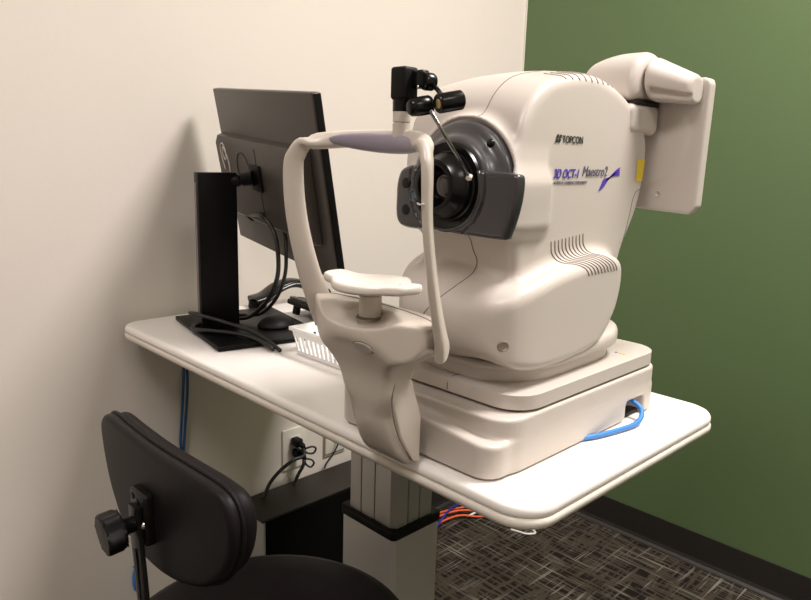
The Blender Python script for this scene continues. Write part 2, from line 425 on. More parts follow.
# --- moving top plate with dark gap below it
put('gap_seal', bm_prism(round_rect(xc, .226, .122, .164, .035), .844, .855), gap_m, sc)
plate = put('sliding_plate', bm_prism(round_rect(xc + .001, .226, .1290, .1705, .040, 10), .8505, .8675, bev=.0075, seg=5), plastic, sc, auto=60)
bb = bmesh.new()
bm_box((.945, .325, .8678), (.003, .003, .0006), bm=bb); put('mark', bb, ink_p, plate, smooth=False)
bb = bmesh.new(); bm_box((.954, .325, .8678), (.010, .003, .0006), bm=bb); put('mark', bb, mat('mark_gold', (.6, .5, .1), .5), plate, smooth=False)
# --- main body
HX = .848
P_head = Poly2([(.080, 1.02), (.077, 1.07), (.077, 1.13), (.092, 1.180), (.126, 1.212), (.180, 1.226), (.232, 1.230), (.285, 1.219), (.335, 1.196), (.372, 1.160), (.374, 1.110), (.360, 1.060), (.332, 1.015), (.30, .96), (.20, .94), (.10, .96)])
P_bul = Poly2([(.275, .935), (.245, .907), (.20, .895), (.115, .892), (.055, .903), (.030, .927), (.030, .955), (.060, .985), (.120, 1.004), (.185, 1.014), (.248, 1.018), (.288, 1.008), (.298, .985), (.291, .960)])
P_skirt = Poly2([(.958, .13), (.962, .22), (.955, .30), (.92, .342), (.84, .352), (.77, .335), (.735, .28), (.73, .2), (.74, .12), (.79, .075), (.86, .062), (.92, .075)])
def f_body(X, Y, Z):
    crown = .012 * (1 - np.clip((X - HX) / .1, -1, 1) ** 2)
    A = s_ext(P_head(Y, Z - crown), X - HX, .092, .014)
    A = smax(A, (HX - X) - (.092 - .50 * np.clip(1.10 - Z, 0, .07)), .012)      # narrower flank on the far side
    # cheeks lean in slightly towards the top
    A = smax(A, np.abs(X - HX) - (.092 - .10 * np.clip(Z - 1.12, 0, .2) ** 1.5), .006)
    zb_ = .10 * np.clip(X - .930, 0, .05)
    B = s_ext(P_bul(Y, Z + zb_ * 1.6), X - .849, .1175, .014)
    ax_ = np.where(X > .85, .128, .105); nn = np.where(X > .85, 3.4, 2.3)
    plan = ((np.abs(X - .85) / ax_) ** nn + (np.abs(Y - .18) / .150) ** nn) ** (1 / nn)
    B = smax(B, (plan - 1) * .12, .012)
    d = smin(A, B, .014)
    # swelling on the patient side of the lower body
    e = np.sqrt(((X - .845) / .075) ** 2 + ((Y - .125) / .080) ** 2 + ((Z - .945) / .060) ** 2)
    d = smin(d, (e - 1) * .065, .03)
    # white housing behind the dark faceplate
    wb = s_box(X, Y, Z, (.860, .098, 1.081), (.088, .042, .036), .016); d = smin(d, wb, .014)
    # raised ring round the grey disc
    rr = np.sqrt((X - .862) ** 2 + (Z - 1.100) ** 2); ring = np.maximum(rr - .084, np.abs(Y - .100) - .030); d = smin(d, smax(ring + .004, 1.062 - Z, .010), .012)
    d = smax(d, -np.maximum(np.maximum(rr - .0768, Y - .0775), 1.058 - Z), .003)
    return d
body = put('body', sn_mesh(f_body, (.70, .0, .87), (.99, .40, 1.265), .0027), plastic, sc)
def f_skirt(X, Y, Z):
    pl = P_skirt(X, Y) - .001
    tl = np.clip(Y - .08, 0, .3) * .07
    return smin(smax(s_ext(pl, Z - .905, .020, .006), Z - .894 - tl, .012), s_ext(P_skirt(X, Y) + .012, Z - .880, .014, .002), .002)
put('skirt', sn_mesh(f_skirt, (.71, .04, .86), (.98, .37, .945), .0028), plastic, sc)
def seam(path, r=.00065, f=None, n=10, parent=None, m=None):
    P = np.array([tuple(p) for p in catmull(path, n)])
    if f is not None: P = project_on(f, P, .003, it=14, lim=.01)
    return put('seam', bm_tube([tuple(p) for p in P], r, 6), m or seam_m, parent or body)
seam([(.88, .20, 1.245), (.88, .15, 1.236), (.88, .112, 1.215), (.88, .086, 1.194), (.88, .075, 1.182)], f=f_body)
seam([(.872, .07, 1.04), (.876, .07, 1.025), (.885, .07, 1.010), (.878, .05, .985), (.862, .03, .965), (.848, .03, .945), (.842, .03, .92)], f=f_body)
seam([(.868, .0550, .853), (.868, .0560, .862), (.868, .064, .8678), (.870, .078, .8678)], .0006, None, 4, parent=plate)
seam([(.935, .372, 1.096), (.94, .352, 1.092), (.94, .343, 1.08), (.94, .338, 1.06), (.94, .330, 1.035), (.94, .326, 1.018)], f=f_body)
for k in range(10):      # louvres over the shoulder and across the crown edge
    y0 = .152 + .0078 * k; dz = .0006 * k
    P = project_on(f_body, np.array([tuple(p) for p in catmull([(.940, y0, 1.036 + dz), (.943, y0 + .003, 1.022 + dz), (.953, y0 + .018, 1.012), (.964, y0 + .038, 1.004), (.969, y0 + .046, .994)], 6)]), .003, 14, .01)
    put('vent_slot', bm_tube([tuple(p) for p in P], .0010, 6), vent_m, body)
for k in range(9):
    y0 = .162 + .0135 * k
    P = project_on(f_body, np.array([tuple(p) for p in catmull([(.935, y0 + .004, 1.225), (.926, y0 + .002, 1.235), (.905, y0, 1.243)], 5)]), .003, 14, .01)
    put('vent_slot', bm_tube([tuple(p) for p in P], .0010, 6), vent_m, body)
put('port_recess', bm_lathe([(0, .0006), (.0050, .0006), (.0058, .0012), (.0066, .0008), (.0070, -.001)], tuple(project_on(f_body, np.array([[.958, .046, .925]]), .003, 14, .01)[0]), (.75, -.6, -.15), 28), mat('recess_brown', (.26, .21, .17), .6), body)
# --- turret, arm and folded tablet at the back
P_tur = Poly2([(.405, 1.214), (.412, 1.242), (.395, 1.268), (.365, 1.277), (.335, 1.267), (.320, 1.242), (.322, 1.214), (.36, 1.212)])
def f_tur(X, Y, Z):
    d = s_ext(P_tur(Y, Z), X - .898, .043, .014)
    return smax(d, (Z - 1.273) * .8 + (.872 - X) * .62, .02)
put('turret', sn_mesh(f_tur, (.84, .30, 1.20), (.955, .43, 1.29), .0025), plastic, sc)
put('turret_gap', bm_prism(round_rect(.898, .365, .040, .038, .012), 1.206, 1.214), gap_m, sc)
put('neck_block', sn_mesh(lambda X, Y, Z: s_box(X, Y, Z, (.895, .355, 1.188), (.046, .040, .020), .010), (.83, .29, 1.15), (.955, .41, 1.22), .0025), plastic, sc)
def f_arm(X, Y, Z):
    t = np.clip((X - .944) / .050, 0, 1); zc = 1.241 - .014 * t; hz = .029 - .010 * t; hy = .036 - .014 * t; yc = .366 + .018 * t
    d = (np.sqrt(((Y - yc) / hy) ** 2 + (np.abs(Z - zc) / hz) ** 2.6) - 1) * .018
    d = smax(d, np.abs(X - .969) - .026, .006)
    cut = smax(smax((Z - (zc - hz * .35)), .950 - X, .003), (Y - (yc - hy * .66)), .003)
    return smax(d, -cut, .002)
put('tablet_arm', sn_mesh(f_arm, (.92, .31, 1.19), (1.01, .43, 1.29), .0020), plastic, sc)
# tablet: rounded slab with chamfered lower corner, screen on the far side
tb = [(.800, 1.070), (.990, 1.062), (.994, 1.063), (1.002, 1.073), (1.003, 1.236), (1.001, 1.242), (.995, 1.245), (.800, 1.245), (.792, 1.238), (.792, 1.078)]
P_tab = Poly2(tb, smooth=False)
def f_tab(X, Y, Z):
    d = s_ext(P_tab(X, Z), Y - .412, .011, .0045)
    e = np.sqrt(((X - .925) / .055) ** 2 + ((Z - 1.165) / .062) ** 2)
    return smin(d, smax((e - 1) * .05, np.abs(Y - .403) - .003, .004), .006)
tabl = put('tablet', sn_mesh(f_tab, (.78, .38, 1.05), (1.015, .435, 1.26), .0025), plastic, sc)
put('tablet_screen', bm_box((.897, .4235, 1.153), (.185, .002, .16), .0008), screen_m, tabl, smooth=False)
for (x, z) in ((.966, 1.196), (.946, 1.088)):
    put('screw_hole', bm_lathe([(0, .0004), (.0035, .0004), (.0036, .0012), (.0050, .0008), (.0054, -.001)], (x, .4012 if z < 1.1 else .4005, z), (0, -1, 0), 24), plastic_l, tabl)
# --- grey disc, lens barrel and dark faceplate
LX, LZ = .862, 1.099
db = bm_lathe([(.0, .0), (.040, .0), (.049, .004), (.054, .003), (.0575, -.002), (.0605, -.009), (.066, -.0115), (.0710, -.013), (.0745, -.016), (.0755, -.022), (.0755, -.040), (0, -.040)][::-1], (LX, .055, LZ), (0, -1, 0), 96)
bmesh.ops.bisect_plane(db, geom=list(db.verts) + list(db.edges) + list(db.faces), plane_co=(0, 0, 1.055), plane_no=(0, 0, 1), clear_inner=True)
disc = put('lens_disc', db, grey_p, sc, auto=50)
put('disc_knob', bm_lathe([(.0048, -.004), (.0048, .001), (.0042, .003), (0, .0036)], (LX + .045, .0672, LZ + .049), (0, -1, 0), 24), blk, disc)
put('lens_barrel', bm_lathe([(.0500, -.004), (.0490, .000), (.0400, -.003), (.0380, -.002), (.0375, .004), (.036, .006), (.0345, .007), (.0300, .0215), (.0280, .0225), (.0235, .0225), (.022, .018), (.020, .010), (.0185, .003), (0, .002)], (LX, .045, LZ), (0, -1, 0), 64), blk, sc, auto=40)
put('lens', bm_lathe([(.0190, .0), (.015, .003), (.009, .0045), (0, .005)], (LX, .0400, LZ), (0, -1, 0), 48), glass_dark, sc)
fo = [(.786, 1.048), (.850, 1.046), (.944, 1.045), (.951, 1.048), (.961, 1.082), (.963, 1.110), (.956, 1.1165), (.922, 1.1185), (.820, 1.121), (.796, 1.119), (.783, 1.110), (.778, 1.085)]
P_face = Poly2(fo, smooth=True)
def f_face(X, Y, Z):
    sw = .9 * np.clip(np.abs(X - .872) - .06, 0, .06) ** 2 * 6
    d = s_ext(P_face(X, Z), Y - .0515 - sw * .3, .0085, .0055)
    rr = np.sqrt((X - LX) ** 2 + (Z - LZ) ** 2)
    d = smax(d, -(rr - .0490), .003)
    d = smax(d, -np.maximum(np.abs(rr - .058) - .0012, Y - .0455), .001)
    # plain cut away above the lens so the disc shows
    return d
face = put('faceplate', sn_mesh(f_face, (.765, .03, 1.03), (.985, .105, 1.135), .0022), grey_d, sc)
put('sensor', bm_lathe([(.0085, -.004), (.0085, .001), (.0070, .0018), (.0062, .0008), (0, .0022)], (.812, .0435, 1.085), (0, -1, 0), 28), blue_glass, face)
for x, z in ((.798, 1.099), (.799, 1.067)):
    put('sensor', bm_lathe([(.0066, -.004), (.0066, .0008), (.0056, .0012), (0, .0004)], (x, .0435, z), (0, -1, 0), 24), blk, face)
# --- rim ribs between lens and faceplate
put('lens_rim', bm_tube([(LX + .0510 * math.cos(a), .0440, LZ + .0510 * math.sin(a)) for a in [math.radians(-200 + 6.0 * i) for i in range(38)]], .0022, 8), grey_d, disc)

# --- headrest: sculpted foot and yoke
P_front = Poly2([(-.028, .772), (.026, .772), (.036, .785), (.0385, .82), (.0385, .868), (.044, .898), (.060, .915), (.078, .924), (.089, .938), (.090, .955), (.080, .964), (.0, .966), (-.085, .972), (-.104, .979), (-.112, .966), (-.085, .936), (-.058, .913), (-.042, .887), (-.039, .85), (-.036, .79)])
P_side = Poly2([(-.006, .770), (-.016, .775), (-.038, .793), (-.054, .825), (-.062, .860), (-.069, .895), (-.082, .925), (-.090, .942), (-.088, .958), (-.078, .966), (-.04, .967), (-.016, .964), (-.010, .950), (-.016, .925), (-.024, .900), (-.024, .86), (-.010, .82), (.008, .80), (.010, .775)])
def f_foot(X, Y, Z):
    d = smax(P_front(X - xc, Z), P_side(Y, Z), .009)
    u = (X - xc) / .1
    d = smax(d, (-.092 + .036 * u * u) - Y, .005)                       # bowed front
    g = np.clip(Z - .84, 0, .2) * 1.1; g = g * g / (g + .02)
    r2 = np.sqrt(((X - xc) / (.046 + g)) ** 2 + (Y / (.074 + g)) ** 2) - 1      # rounded plan of the column
    d = smax(d, r2 * (.04 + g), .014)
    d = smax(d, Y + .010 + .028 * u * u, .006)
    e = np.sqrt(((X - xc + .005) / .076) ** 2 + ((Y + .082) / .046) ** 2 + ((Z - .976) / .026) ** 2)   # hollow on the top, front side
    return smax(smax(d, -(e - 1) * .026, .002), .7803 - Z, .002)
foot = put('headrest_foot', sn_mesh(f_foot, (.70, -.12, .765), (.98, .03, .995), .0024), plastic_l, sc)
put('foot_cover', bm_prism([(-.022, .787), (-.014, .783), (-.008, .783), (-.008, .838), (-.012, .846), (-.018, .862), (-.024, .885), (-.034, .898), (-.045, .895), (-.054, .878), (-.053, .858), (-.042, .822)], .806, .8865, 'x', bev=.003), plastic_l, foot, auto=40)
seam([(.8866, -.021, .788), (.8868, -.044, .822), (.8870, -.0555, .857), (.8875, -.056, .880), (.890, -.050, .902)], .0008, None, parent=foot)
# badge on the foot's front
def f_badge(X, Y, Z):
    e = (np.sqrt(((X - xc - .022) / .0145) ** 2 + ((Z - .930) / .0065) ** 2) - 1) * .006
    return np.maximum(np.maximum(e, np.abs(f_foot(X, Y, Z)) - .0012), Y + .06)
bd = put('badge', sn_mesh(f_badge, (.845, -.105, .918), (.892, -.06, .942), .0008), mat('badge_silver', (.50, .47, .44), .35, metal=.3), foot)
seam([(xc + .022 + .0148 * math.cos(a), -.090, .930 + .0068 * math.sin(a)) for a in [math.radians(15 * i) for i in range(25)]], .0006, f_foot, 2, parent=foot)
seam([(xc - .098, -.045, .975), (xc - .070, -.035, .969), (xc, -.026, .967), (xc + .06, -.035, .967), (xc + .09, -.045, .966)], .0007, f_foot, parent=foot)
# yoke: two flat blades joined by an arched brow bar
half = [(.094, -.040, .934, .018, .0075), (.098, -.047, .950, .0155, .0065), (.102, -.062, .99, .0135, .0055), (.1045, -.074, 1.035, .0125, .005), (.1055, -.081, 1.075, .0120, .005), (.1055, -.083, 1.115, .0115, .0055), (.1020, -.081, 1.130, .0105, .006), (.091, -.074, 1.1425, .0095, .0065), (.057, -.050, 1.1475, .0092, .0075), (.018, -.039, 1.1490, .0092, .0075)]
pts = [(xc - x, y, z, a, c, -1) for x, y, z, a, c in half] + [(xc + x, y, z, a, c, 1) for x, y, z, a, c in half[::-1]]
ctr = catmull([p[:3] for p in pts], 6); aux = catmull([(p[3], p[4], p[5]) for p in pts], 6)
wide = []
for i, (c, a) in enumerate(zip(ctr, aux)):
    s = (c.x - xc) / .105; s = max(-1, min(1, s)); top = min(1, max(0, (.098 - abs(c.x - xc)) / .035)) if c.z > 1.10 else 0
    v = Vector((-.60 * s, .80, 0)) * (1 - top) + Vector((0, .25, 1)) * top
    if a.z < 0 and False: v = -v
    wide.append(v)
yoke = put('headrest_yoke', bm_tube(ctr, 1, 20, wide=wide, sec=[(a.x, a.y) for a in aux], power=2.6), plastic_l, sc, auto=60)
for sx, sy in ((1, 1), ):
    put('height_mark', bm_tube(catmull([(xc + .1045, -.0940, 1.0895), (xc + .1085, -.0957, 1.0885), (xc + .1125, -.0935, 1.0893)], 6), .0009, 6), chin_m, yoke)
def f_pad(X, Y, Z):
    u = (X - xc - .005) / .072; zc = 1.1442 - .003 * u; yc = -.0460 - .0170 * u * u
    return (np.sqrt(u ** 2 + ((Y - yc) / .0080) ** 2 + ((Z - zc) / .0105) ** 2) - 1) * .0085
put('forehead_pad', sn_mesh(f_pad, (.76, -.095, 1.125), (.94, -.04, 1.17), .0016), pad_m, sc)
# chinrest
ch = [(-.067, -.046), (-.046, -.042), (-.030, -.027), (-.012, -.014), (.012, -.014), (.030, -.027), (.046, -.042), (.067, -.046), (.0725, -.060), (.067, -.077), (.046, -.083), (.024, -.097), (.0, -.101), (-.024, -.097), (-.046, -.083), (-.067, -.077), (-.0725, -.060)]
P_chin = Poly2(ch)
def f_chin(X, Y, Z):
    lift = .004 * np.clip(np.abs(X - xc) / .07, 0, 1) ** 2
    d = s_ext(P_chin((X - xc - .006) * 1.07, Y), Z - .9935 - lift, .0052, .004)
    e = np.sqrt(((X - xc) / .036) ** 2 + ((Y + .060) / .036) ** 2 + ((Z - 1.003) / .009) ** 2)
    return smax(d, -(e - 1) * .009, .003)
chin = put('chinrest', sn_mesh(f_chin, (.76, -.12, .98), (.935, -.005, 1.01), .0018), chin_m, sc)
for sx in (-1, 1): put('peg_hole', bm_lathe([(0, .0003), (.0018, .0003), (.002, 0)], (xc + sx * .052, -.061, 1.0006), (0, 0, 1), 12), gap_m, chin)
put('chinrest_post', bm_lathe([(.0125, .945), (.0125, .980), (.010, .982), (.010, .9895), (0, .9895)], (xc, -.056, 0), (0, 0, 1), 28), plastic_l, sc, auto=40)
put('post_socket', bm_lathe([(.0, .0), (.0150, .0), (.0160, -.002), (0, -.003)], (xc, -.056, .9575), (0, 0, 1), 28), seam_m, sc)
put('post_screw', bm_lathe([(0, .003), (.002, .003), (.002, 0)], (xc + .004, -.0675, .985), (0, -1, 0), 12), chrome, chin)
# external fixation lamp
px, py = .877, -.044
fx = put('fixation_post', bm_lathe([(.0092, 1.140), (.0092, 1.1640), (.0082, 1.1645), (.0082, 1.1655), (.0092, 1.166), (.0092, 1.1765), (0, 1.1765)], (px, py, 0), (0, 0, 1), 32), plastic_l, sc, auto=40)
lampp = put('fixation_lamp', bm_lathe([(.0096, 1.1762), (.0096, 1.188), (.0084, 1.189), (.0084, 1.194), (0, 1.194)], (px, py, 0), (0, 0, 1), 32), blk, sc, auto=40)
put('pivot_block', bm_box((px + .0025, py, 1.2035), (.0215, .021, .0325), .0035, 4), blk_m, lampp, auto=60)
put('pivot_link', bm_box((px + .0175, py + .006, 1.2075), (.020, .012, .018), .003), blk, lampp, auto=50)
put('pivot_joint', bm_lathe([(0, -.006), (.0078, -.006), (.0088, -.004), (.0088, .004), (.0078, .006), (0, .006)], (px + .0285, py + .008, 1.2050), (.2, 1, 0), 28), blk, lampp, auto=40)
put('joint_screw', bm_lathe([(0, .001), (.0018, .001), (.0018, 0)], (px + .0225, py - .0005, 1.1995), (0, -1, 0), 12), chrome, lampp)
put('arm_rod', bm_tube([(px + .033, py + .008, 1.2035), (px + .055, py + .006, 1.187)], .0024, 10), blk, lampp)
ax1 = Vector((.30, .93, .20)).normalized()
put('counterweight', bm_lathe([(0, -.0125), (.0055, -.0125), (.0062, -.0135), (.0085, -.0135), (.0095, -.012), (.0095, .012), (.008, .0135), (0, .0135)], Vector((px + .062, py + .004, 1.1845)), ax1, 32), blk, lampp, auto=40)
put('brass_end', bm_lathe([(0, .0006), (.0036, .0006), (.0046, 0)], Vector((px + .062, py + .004, 1.1845)) - ax1 * .0128, -ax1, 20), mat('brass', (.45, .33, .15), .4, metal=.8), lampp)
put('lamp_barrel', bm_lathe([(0, -.0135), (.0040, -.0135), (.0060, -.013), (.0085, -.010), (.0095, .0), (.0095, .010), (.0080, .0120), (0, .0120)], Vector((px + .030, py - .004, 1.1805)), ax1, 32), blk, lampp, auto=40)
put('silver_rod', bm_tube([(px + .040, py + .0, 1.1765), (.9155, .022, 1.112)], .0020, 10), mat('steel_rod', (.22, .21, .20), .22, metal=.9), lampp)
put('lamp_tip', bm_lathe([(0, -.003), (.0032, -.0026), (.0034, .003), (0, .0045)], (.9155, .022, 1.1115), (0, -.4, -1), 20), chin_m, lampp)

# --- lettering on the cheek
def text(body_, x, y, z, size, m, shear=0., sx=1., extr=.0002, name='lettering', roll=0., font_off=0.0):
    c = bpy.data.curves.new('t', 'FONT'); c.body = body_; c.size = size; c.shear = shear; c.offset = font_off; c.extrude = extr
    o = bpy.data.objects.new('t', c); COL.objects.link(o); dg = bpy.context.evaluated_depsgraph_get(); dg.update()
    me = bpy.data.meshes.new_from_object(o.evaluated_get(dg)); bpy.data.objects.remove(o); bpy.data.curves.remove(c)
    M = Matrix.Translation((x, y, z)) @ Matrix(((0, 0, 1, 0), (1, 0, 0, 0), (0, 1, 0, 0), (0, 0, 0, 1))) @ Matrix.Rotation(roll, 4, 'Z') @ Matrix.Diagonal((sx, 1, 1, 1))
    me.transform(M)
    if me.materials: me.materials.clear()
    return me
def on_cheek(me, off=.0006):
    n = len(me.vertices); co = np.empty(n * 3); me.vertices.foreach_get('co', co); co = co.reshape(-1, 3)
    q = co.copy(); q[:, 0] = HX + .092
    for _ in range(6):
        d = f_body(q[:, 0], q[:, 1], q[:, 2]); q[:, 0] -= d
    co[:, 0] = q[:, 0] + off + (co[:, 0] - co[:, 0].min()); me.vertices.foreach_set('co', co.ravel()); me.update(); return me
def letter(name, me, m): return put(name, on_cheek(me), m, body, smooth=False)
letter('maker_lettering', text('TOPCON', 0, .1600, 1.1520, .0118, ink_k, sx=.90, font_off=.0002), ink_k)
# maker symbol: two slanted leaf pairs
lg = bmesh.new()
for (dy, dz) in ((0, .0048), (.0058, .0048), (0, 0), (.0058, 0)):
    o2 = [(.1450 + dy + (.0016 if dz > 0 else 0), 1.1520 + dz), (.1496 + dy + (.0016 if dz > 0 else 0), 1.1520 + dz), (.1510 + dy + (.0016 if dz > 0 else 0), 1.1562 + dz), (.1472 + dy + (.0016 if dz > 0 else 0), 1.1562 + dz)]
    bm_prism(o2, 0, .0004, 'x', bm=lg)
me = bpy.data.meshes.new('m'); lg.to_mesh(me); lg.free(); letter('maker_symbol', me, ink_k)
letter('model_lettering', text('3D OCT-1', 0, .1460, 1.1110, .0150, ink_p, shear=.25, sx=.82, font_off=.00025), ink_p)
letter('model_lettering', text('Maestro2', 0, .2080, 1.1130, .0180, ink_g, shear=.25, sx=.86), ink_g)
letter('small_lettering', text('3D OPTICAL COHERENCE TOMOGRAPHY', 0, .1460, 1.1040, .0044, ink_g, sx=.90), ink_g)
rb = bmesh.new()
for k in range(4):    # purple ribbon: strands crossing at a waist
    a = -.0036 + .0024 * k
    c = catmull([(0, .251 + .0022 * k, 1.1000 + a * 1.4), (0, .262, 1.1042 + a * 1.2), (0, .274, 1.1105 + a * .05), (0, .288, 1.1165 + a * .6), (0, .300, 1.1190 + a * 1.25)], 8)
    L = [(p.y, p.z + .0010) for p in c]; Rr = [(p.y, p.z - .0010) for p in c[::-1]]
    bm_prism(L + Rr, 0, .0003, 'x', bm=rb)
me = bpy.data.meshes.new('m'); rb.to_mesh(me); rb.free(); letter('ribbon_mark', me, ink_p)
# yellow warning label on the rear corner of the body
stk = bmesh.new(); rows = []
for i in range(9):
    rows.append([])
    for j in range(7):
        rows[-1].append((.938 - .004 * (j / 6) ** 2, .346 + .024 * j / 6, 1.105 + .030 * i / 8 + .001 * j / 6))
Pk = project_on(f_body, np.array([p for r in rows for p in r]), .003, 20, .004)
gr = []
for p in Pk:
    e = 1e-3; g = np.array([f_body(p[0] + e, p[1], p[2]) - f_body(p[0] - e, p[1], p[2]), f_body(p[0], p[1] + e, p[2]) - f_body(p[0], p[1] - e, p[2]), f_body(p[0], p[1], p[2] + e) - f_body(p[0], p[1], p[2] - e)]).ravel()
    g /= np.linalg.norm(g); gr.append(stk.verts.new(p + g * .0007))
for i in range(8):
    for j in range(6): stk.faces.new((gr[i * 7 + j], gr[i * 7 + j + 1], gr[(i + 1) * 7 + j + 1], gr[(i + 1) * 7 + j]))
st = put('warning_sticker', stk, yellow_m, body)

# blue network cable plugged into the side of the base
bc = tag(put('network_cable', bm_tube(catmull([(.9595, .318, .801), (.975, .327, .803), (.993, .322, .795), (1.000, .295, .786), (.992, .245, .7845), (.981, .205, .7845), (.962, .170, .7845), (.940, .150, .7845)], 10), .0034, 12), cable_b),
         'bright blue cable plugged into the scanner base and looping onto the white tabletop', 'cable')

# ================================================================== MONITOR
MR = math.radians(-11.3); MTI = math.radians(11.3); MRO = math.radians(-4.0)
mon = thing('computer_monitor', 'black computer monitor seen from behind on its flat square stand', 'monitor', (.226, .175, TZ))
put('stand_base', bm_box((.226, .177, TZ + .0055), (.270, .212, .009), .0025, rot=MR), mon_blk, mon, auto=40)
nk = bm_box((.213, .1205, .9375), (.026, .074, .302), .0018, 3, rot=MR)
put('stand_neck', nk, mon_blk, mon, auto=40)
put('neck_seam_highlight', bm_box((.205, .0835, .945), (.0055, .0024, .25), .0008, rot=MR), mat('neck_highlight_tone', (.22, .17, .17), .3), mon, smooth=False)  # seam on the neck; its highlight is put in as a paler strip
Mm = Matrix.Translation((.279, .196, 1.083)) @ Matrix.Rotation(MR, 4, 'Z') @ Matrix.Rotation(MTI, 4, 'X') @ Matrix.Rotation(-MRO, 4, 'Y')
def mloc(x, y, z): return Mm @ Vector((x, y, z))
def mbox(c, s, bev=.002):
    b = bm_box(c, s, bev, 3); b.transform(Mm); return b
mw, mh = .45, .314
pan = put('display_panel', mbox((0, .008, 0), (mw, .016, mh), .003), mon_back, mon, auto=40)
put('screen', mbox((0, .0164, 0), (mw - .012, .001, mh - .014), .0003), screen_m, pan, smooth=False)
put('side_bezel', mbox((mw / 2 + .0004, .009, 0), (.003, .013, mh - .004), .001), mon_blk, pan, auto=40)
hs = bmesh.new()
prof = [(-.020, -.088), (-.020, .052), (-.014, .066), (.0, .070), (.0, -.098), (-.012, -.096)]
b2 = bm_prism([(p[0], p[1]) for p in prof], -.212, .190, 'x', bev=.003); b2.transform(Mm)
hous = put('rear_housing', b2, mon_back, mon, auto=40)
put('panel_seam', mbox((-.005, -.0202, -.015), (.0012, .0008, .14), .0002), mon_blk, hous, smooth=False)
rg = bm_tube([mloc(-.075 + .030 * math.cos(a), -.0202, .012 + .030 * math.sin(a)) for a in [2 * math.pi * i / 40 for i in range(41)]], .0009, 6)
put('round_recess', rg, mon_blk, hous)
# pale glossy squiggle mark on the housing
sq = bm_tube(catmull([mloc(*p) for p in [(-.178, -.0203, .000), (-.186, -.0203, .026), (-.184, -.0203, .046), (-.170, -.0203, .053), (-.158, -.0203, .038), (-.166, -.0203, .020), (-.176, -.0203, .030), (-.172, -.0203, .046), (-.156, -.0203, .030), (-.150, -.0203, .004), (-.158, -.0203, -.014), (-.170, -.0203, -.006)]], 8), .0014, 6)
put('smear_mark', sq, mat('dusty_smear', (.62, .56, .50), .5), hous)
nd = Vector((math.sin(-MR), math.cos(MR), 0))
a0 = Vector((.222, .150, 1.072)); a1 = mloc(-.020, -.024, .0)
hg = put('hinge_arm', bm_tube([a0, a0 + (a1 - a0) * .30, a0 + (a1 - a0) * .42, a0 + (a1 - a0) * .5, a0 + (a1 - a0) * .8, a1], 1, 16, radii=[.0115, .0115, .0075, .0125, .0135, .0150]), mon_blk, mon, auto=40)
put('mount_plate', mbox((-.012, -.0225, .0), (.050, .005, .050), .002), mon_blk, hg, auto=40)
# cables from the back of the screen
cp = mloc(-.095, -.016, -.090); cq = mloc(-.020, -.010, -.094)
put('cable_plug', bm_tube([mloc(-.130, -.010, -.090), mloc(-.095, -.012, -.0925)], .0065, 10), blk_m, mon)
tag(put('monitor_cable', bm_tube(catmull([mloc(-.120, -.012, -.091), (.275, .180, 1.010), (.308, .183, .985), (.319, .186, .945), (.310, .190, .895), (.275, .190, .845), (.225, .184, .806), (.190, .168, .796), (.183, .122, .7945), (.190, .080, .7945), (.214, .069, .7945), (.255, .086, .7965), (.30, .112, .7955), (.345, .122, .7925), (.395, .122, .7865)], 10), .0042, 10), cable_k),
    'thick black cable curving down from the screen then looping low around the monitor stand', 'cable')
tag(put('monitor_cable', bm_tube(catmull([cq, (.322, .196, .985), (.322, .202, .945), (.318, .202, .900), (.288, .202, .850), (.240, .198, .812), (.195, .180, .803), (.183, .130, .808), (.189, .080, .820), (.208, .065, .8250), (.235, .084, .8200), (.275, .108, .811), (.325, .130, .800), (.370, .132, .7915), (.405, .130, .7845)], 10), .0036, 10), cable_k),
    'thinner black cable hanging from the screen centre, looping higher around the stand neck', 'cable')
# mouse on the stand base
def f_mouse(X, Y, Z):
    e = np.sqrt(((X - .272) / .034) ** 2 + ((Y - .213) / .040) ** 2 + ((Z - .787) / .026) ** 2)
    return smax((e - 1) * .026, .7907 - Z, .003)
tag(put('computer_mouse', sn_mesh(f_mouse, (.22, .16, .785), (.33, .27, .825), .0022), blk_m), 'low rounded black mouse resting on the monitor stand base', 'mouse')

# ================================================================== KEYBOARD, HANDSET, BASKET
kb = thing('keyboard', 'black keyboard propped on a flip-out foot behind the white basket', 'keyboard', (.215, .370, TZ))
Mk = Matrix.Translation((.318, .345, .803)) @ Matrix.Rotation(math.radians(-6), 4, 'Z') @ Matrix.Rotation(math.radians(-10), 4, 'X')
kbm = bm_box((0, 0, 0), (.29, .10, .012), .004, 3); kbm.transform(Mk); put('case', kbm, blk_m, kb, auto=40)
kc = bmesh.new()
for r in range(5):
    for c in range(17):
        bm_box((-.135 + c * .0168, -.038 + r * .019, .0085), (.0145, .0155, .006), .0015, 1, bm=kc)
kc.transform(Mk); kk = put('keys', kc, mat('key_plastic', (.05, .045, .04), .35), kb, smooth=False)
for sx in (-.115, .115):
    fb = bm_box((sx, -.040, -.0145), (.018, .010, .020), .002); fb.transform(Mk); put('foot', fb, blk_m, kb, auto=40)
ph = thing('telephone_handset', 'curved black handset with a silver line lying near the wall behind the keyboard', 'handset', (.08, .37, TZ))
hp = [(.070, .290, .795), (.073, .318, .803), (.076, .350, .822), (.080, .385, .830), (.085, .420, .822), (.090, .450, .804), (.093, .475, .797)]
pth = catmull(hp, 8); ra = [(.024 + .004 * abs(2 * i / (len(pth) - 1) - 1), .010 + .0035 * abs(2 * i / (len(pth) - 1) - 1) ** 2) for i in range(len(pth))]
put('grip', bm_tube(pth, 1, 18, wide=[(1, -.1, 0)] * len(pth), sec=ra, power=2.8), blk, ph, auto=60)
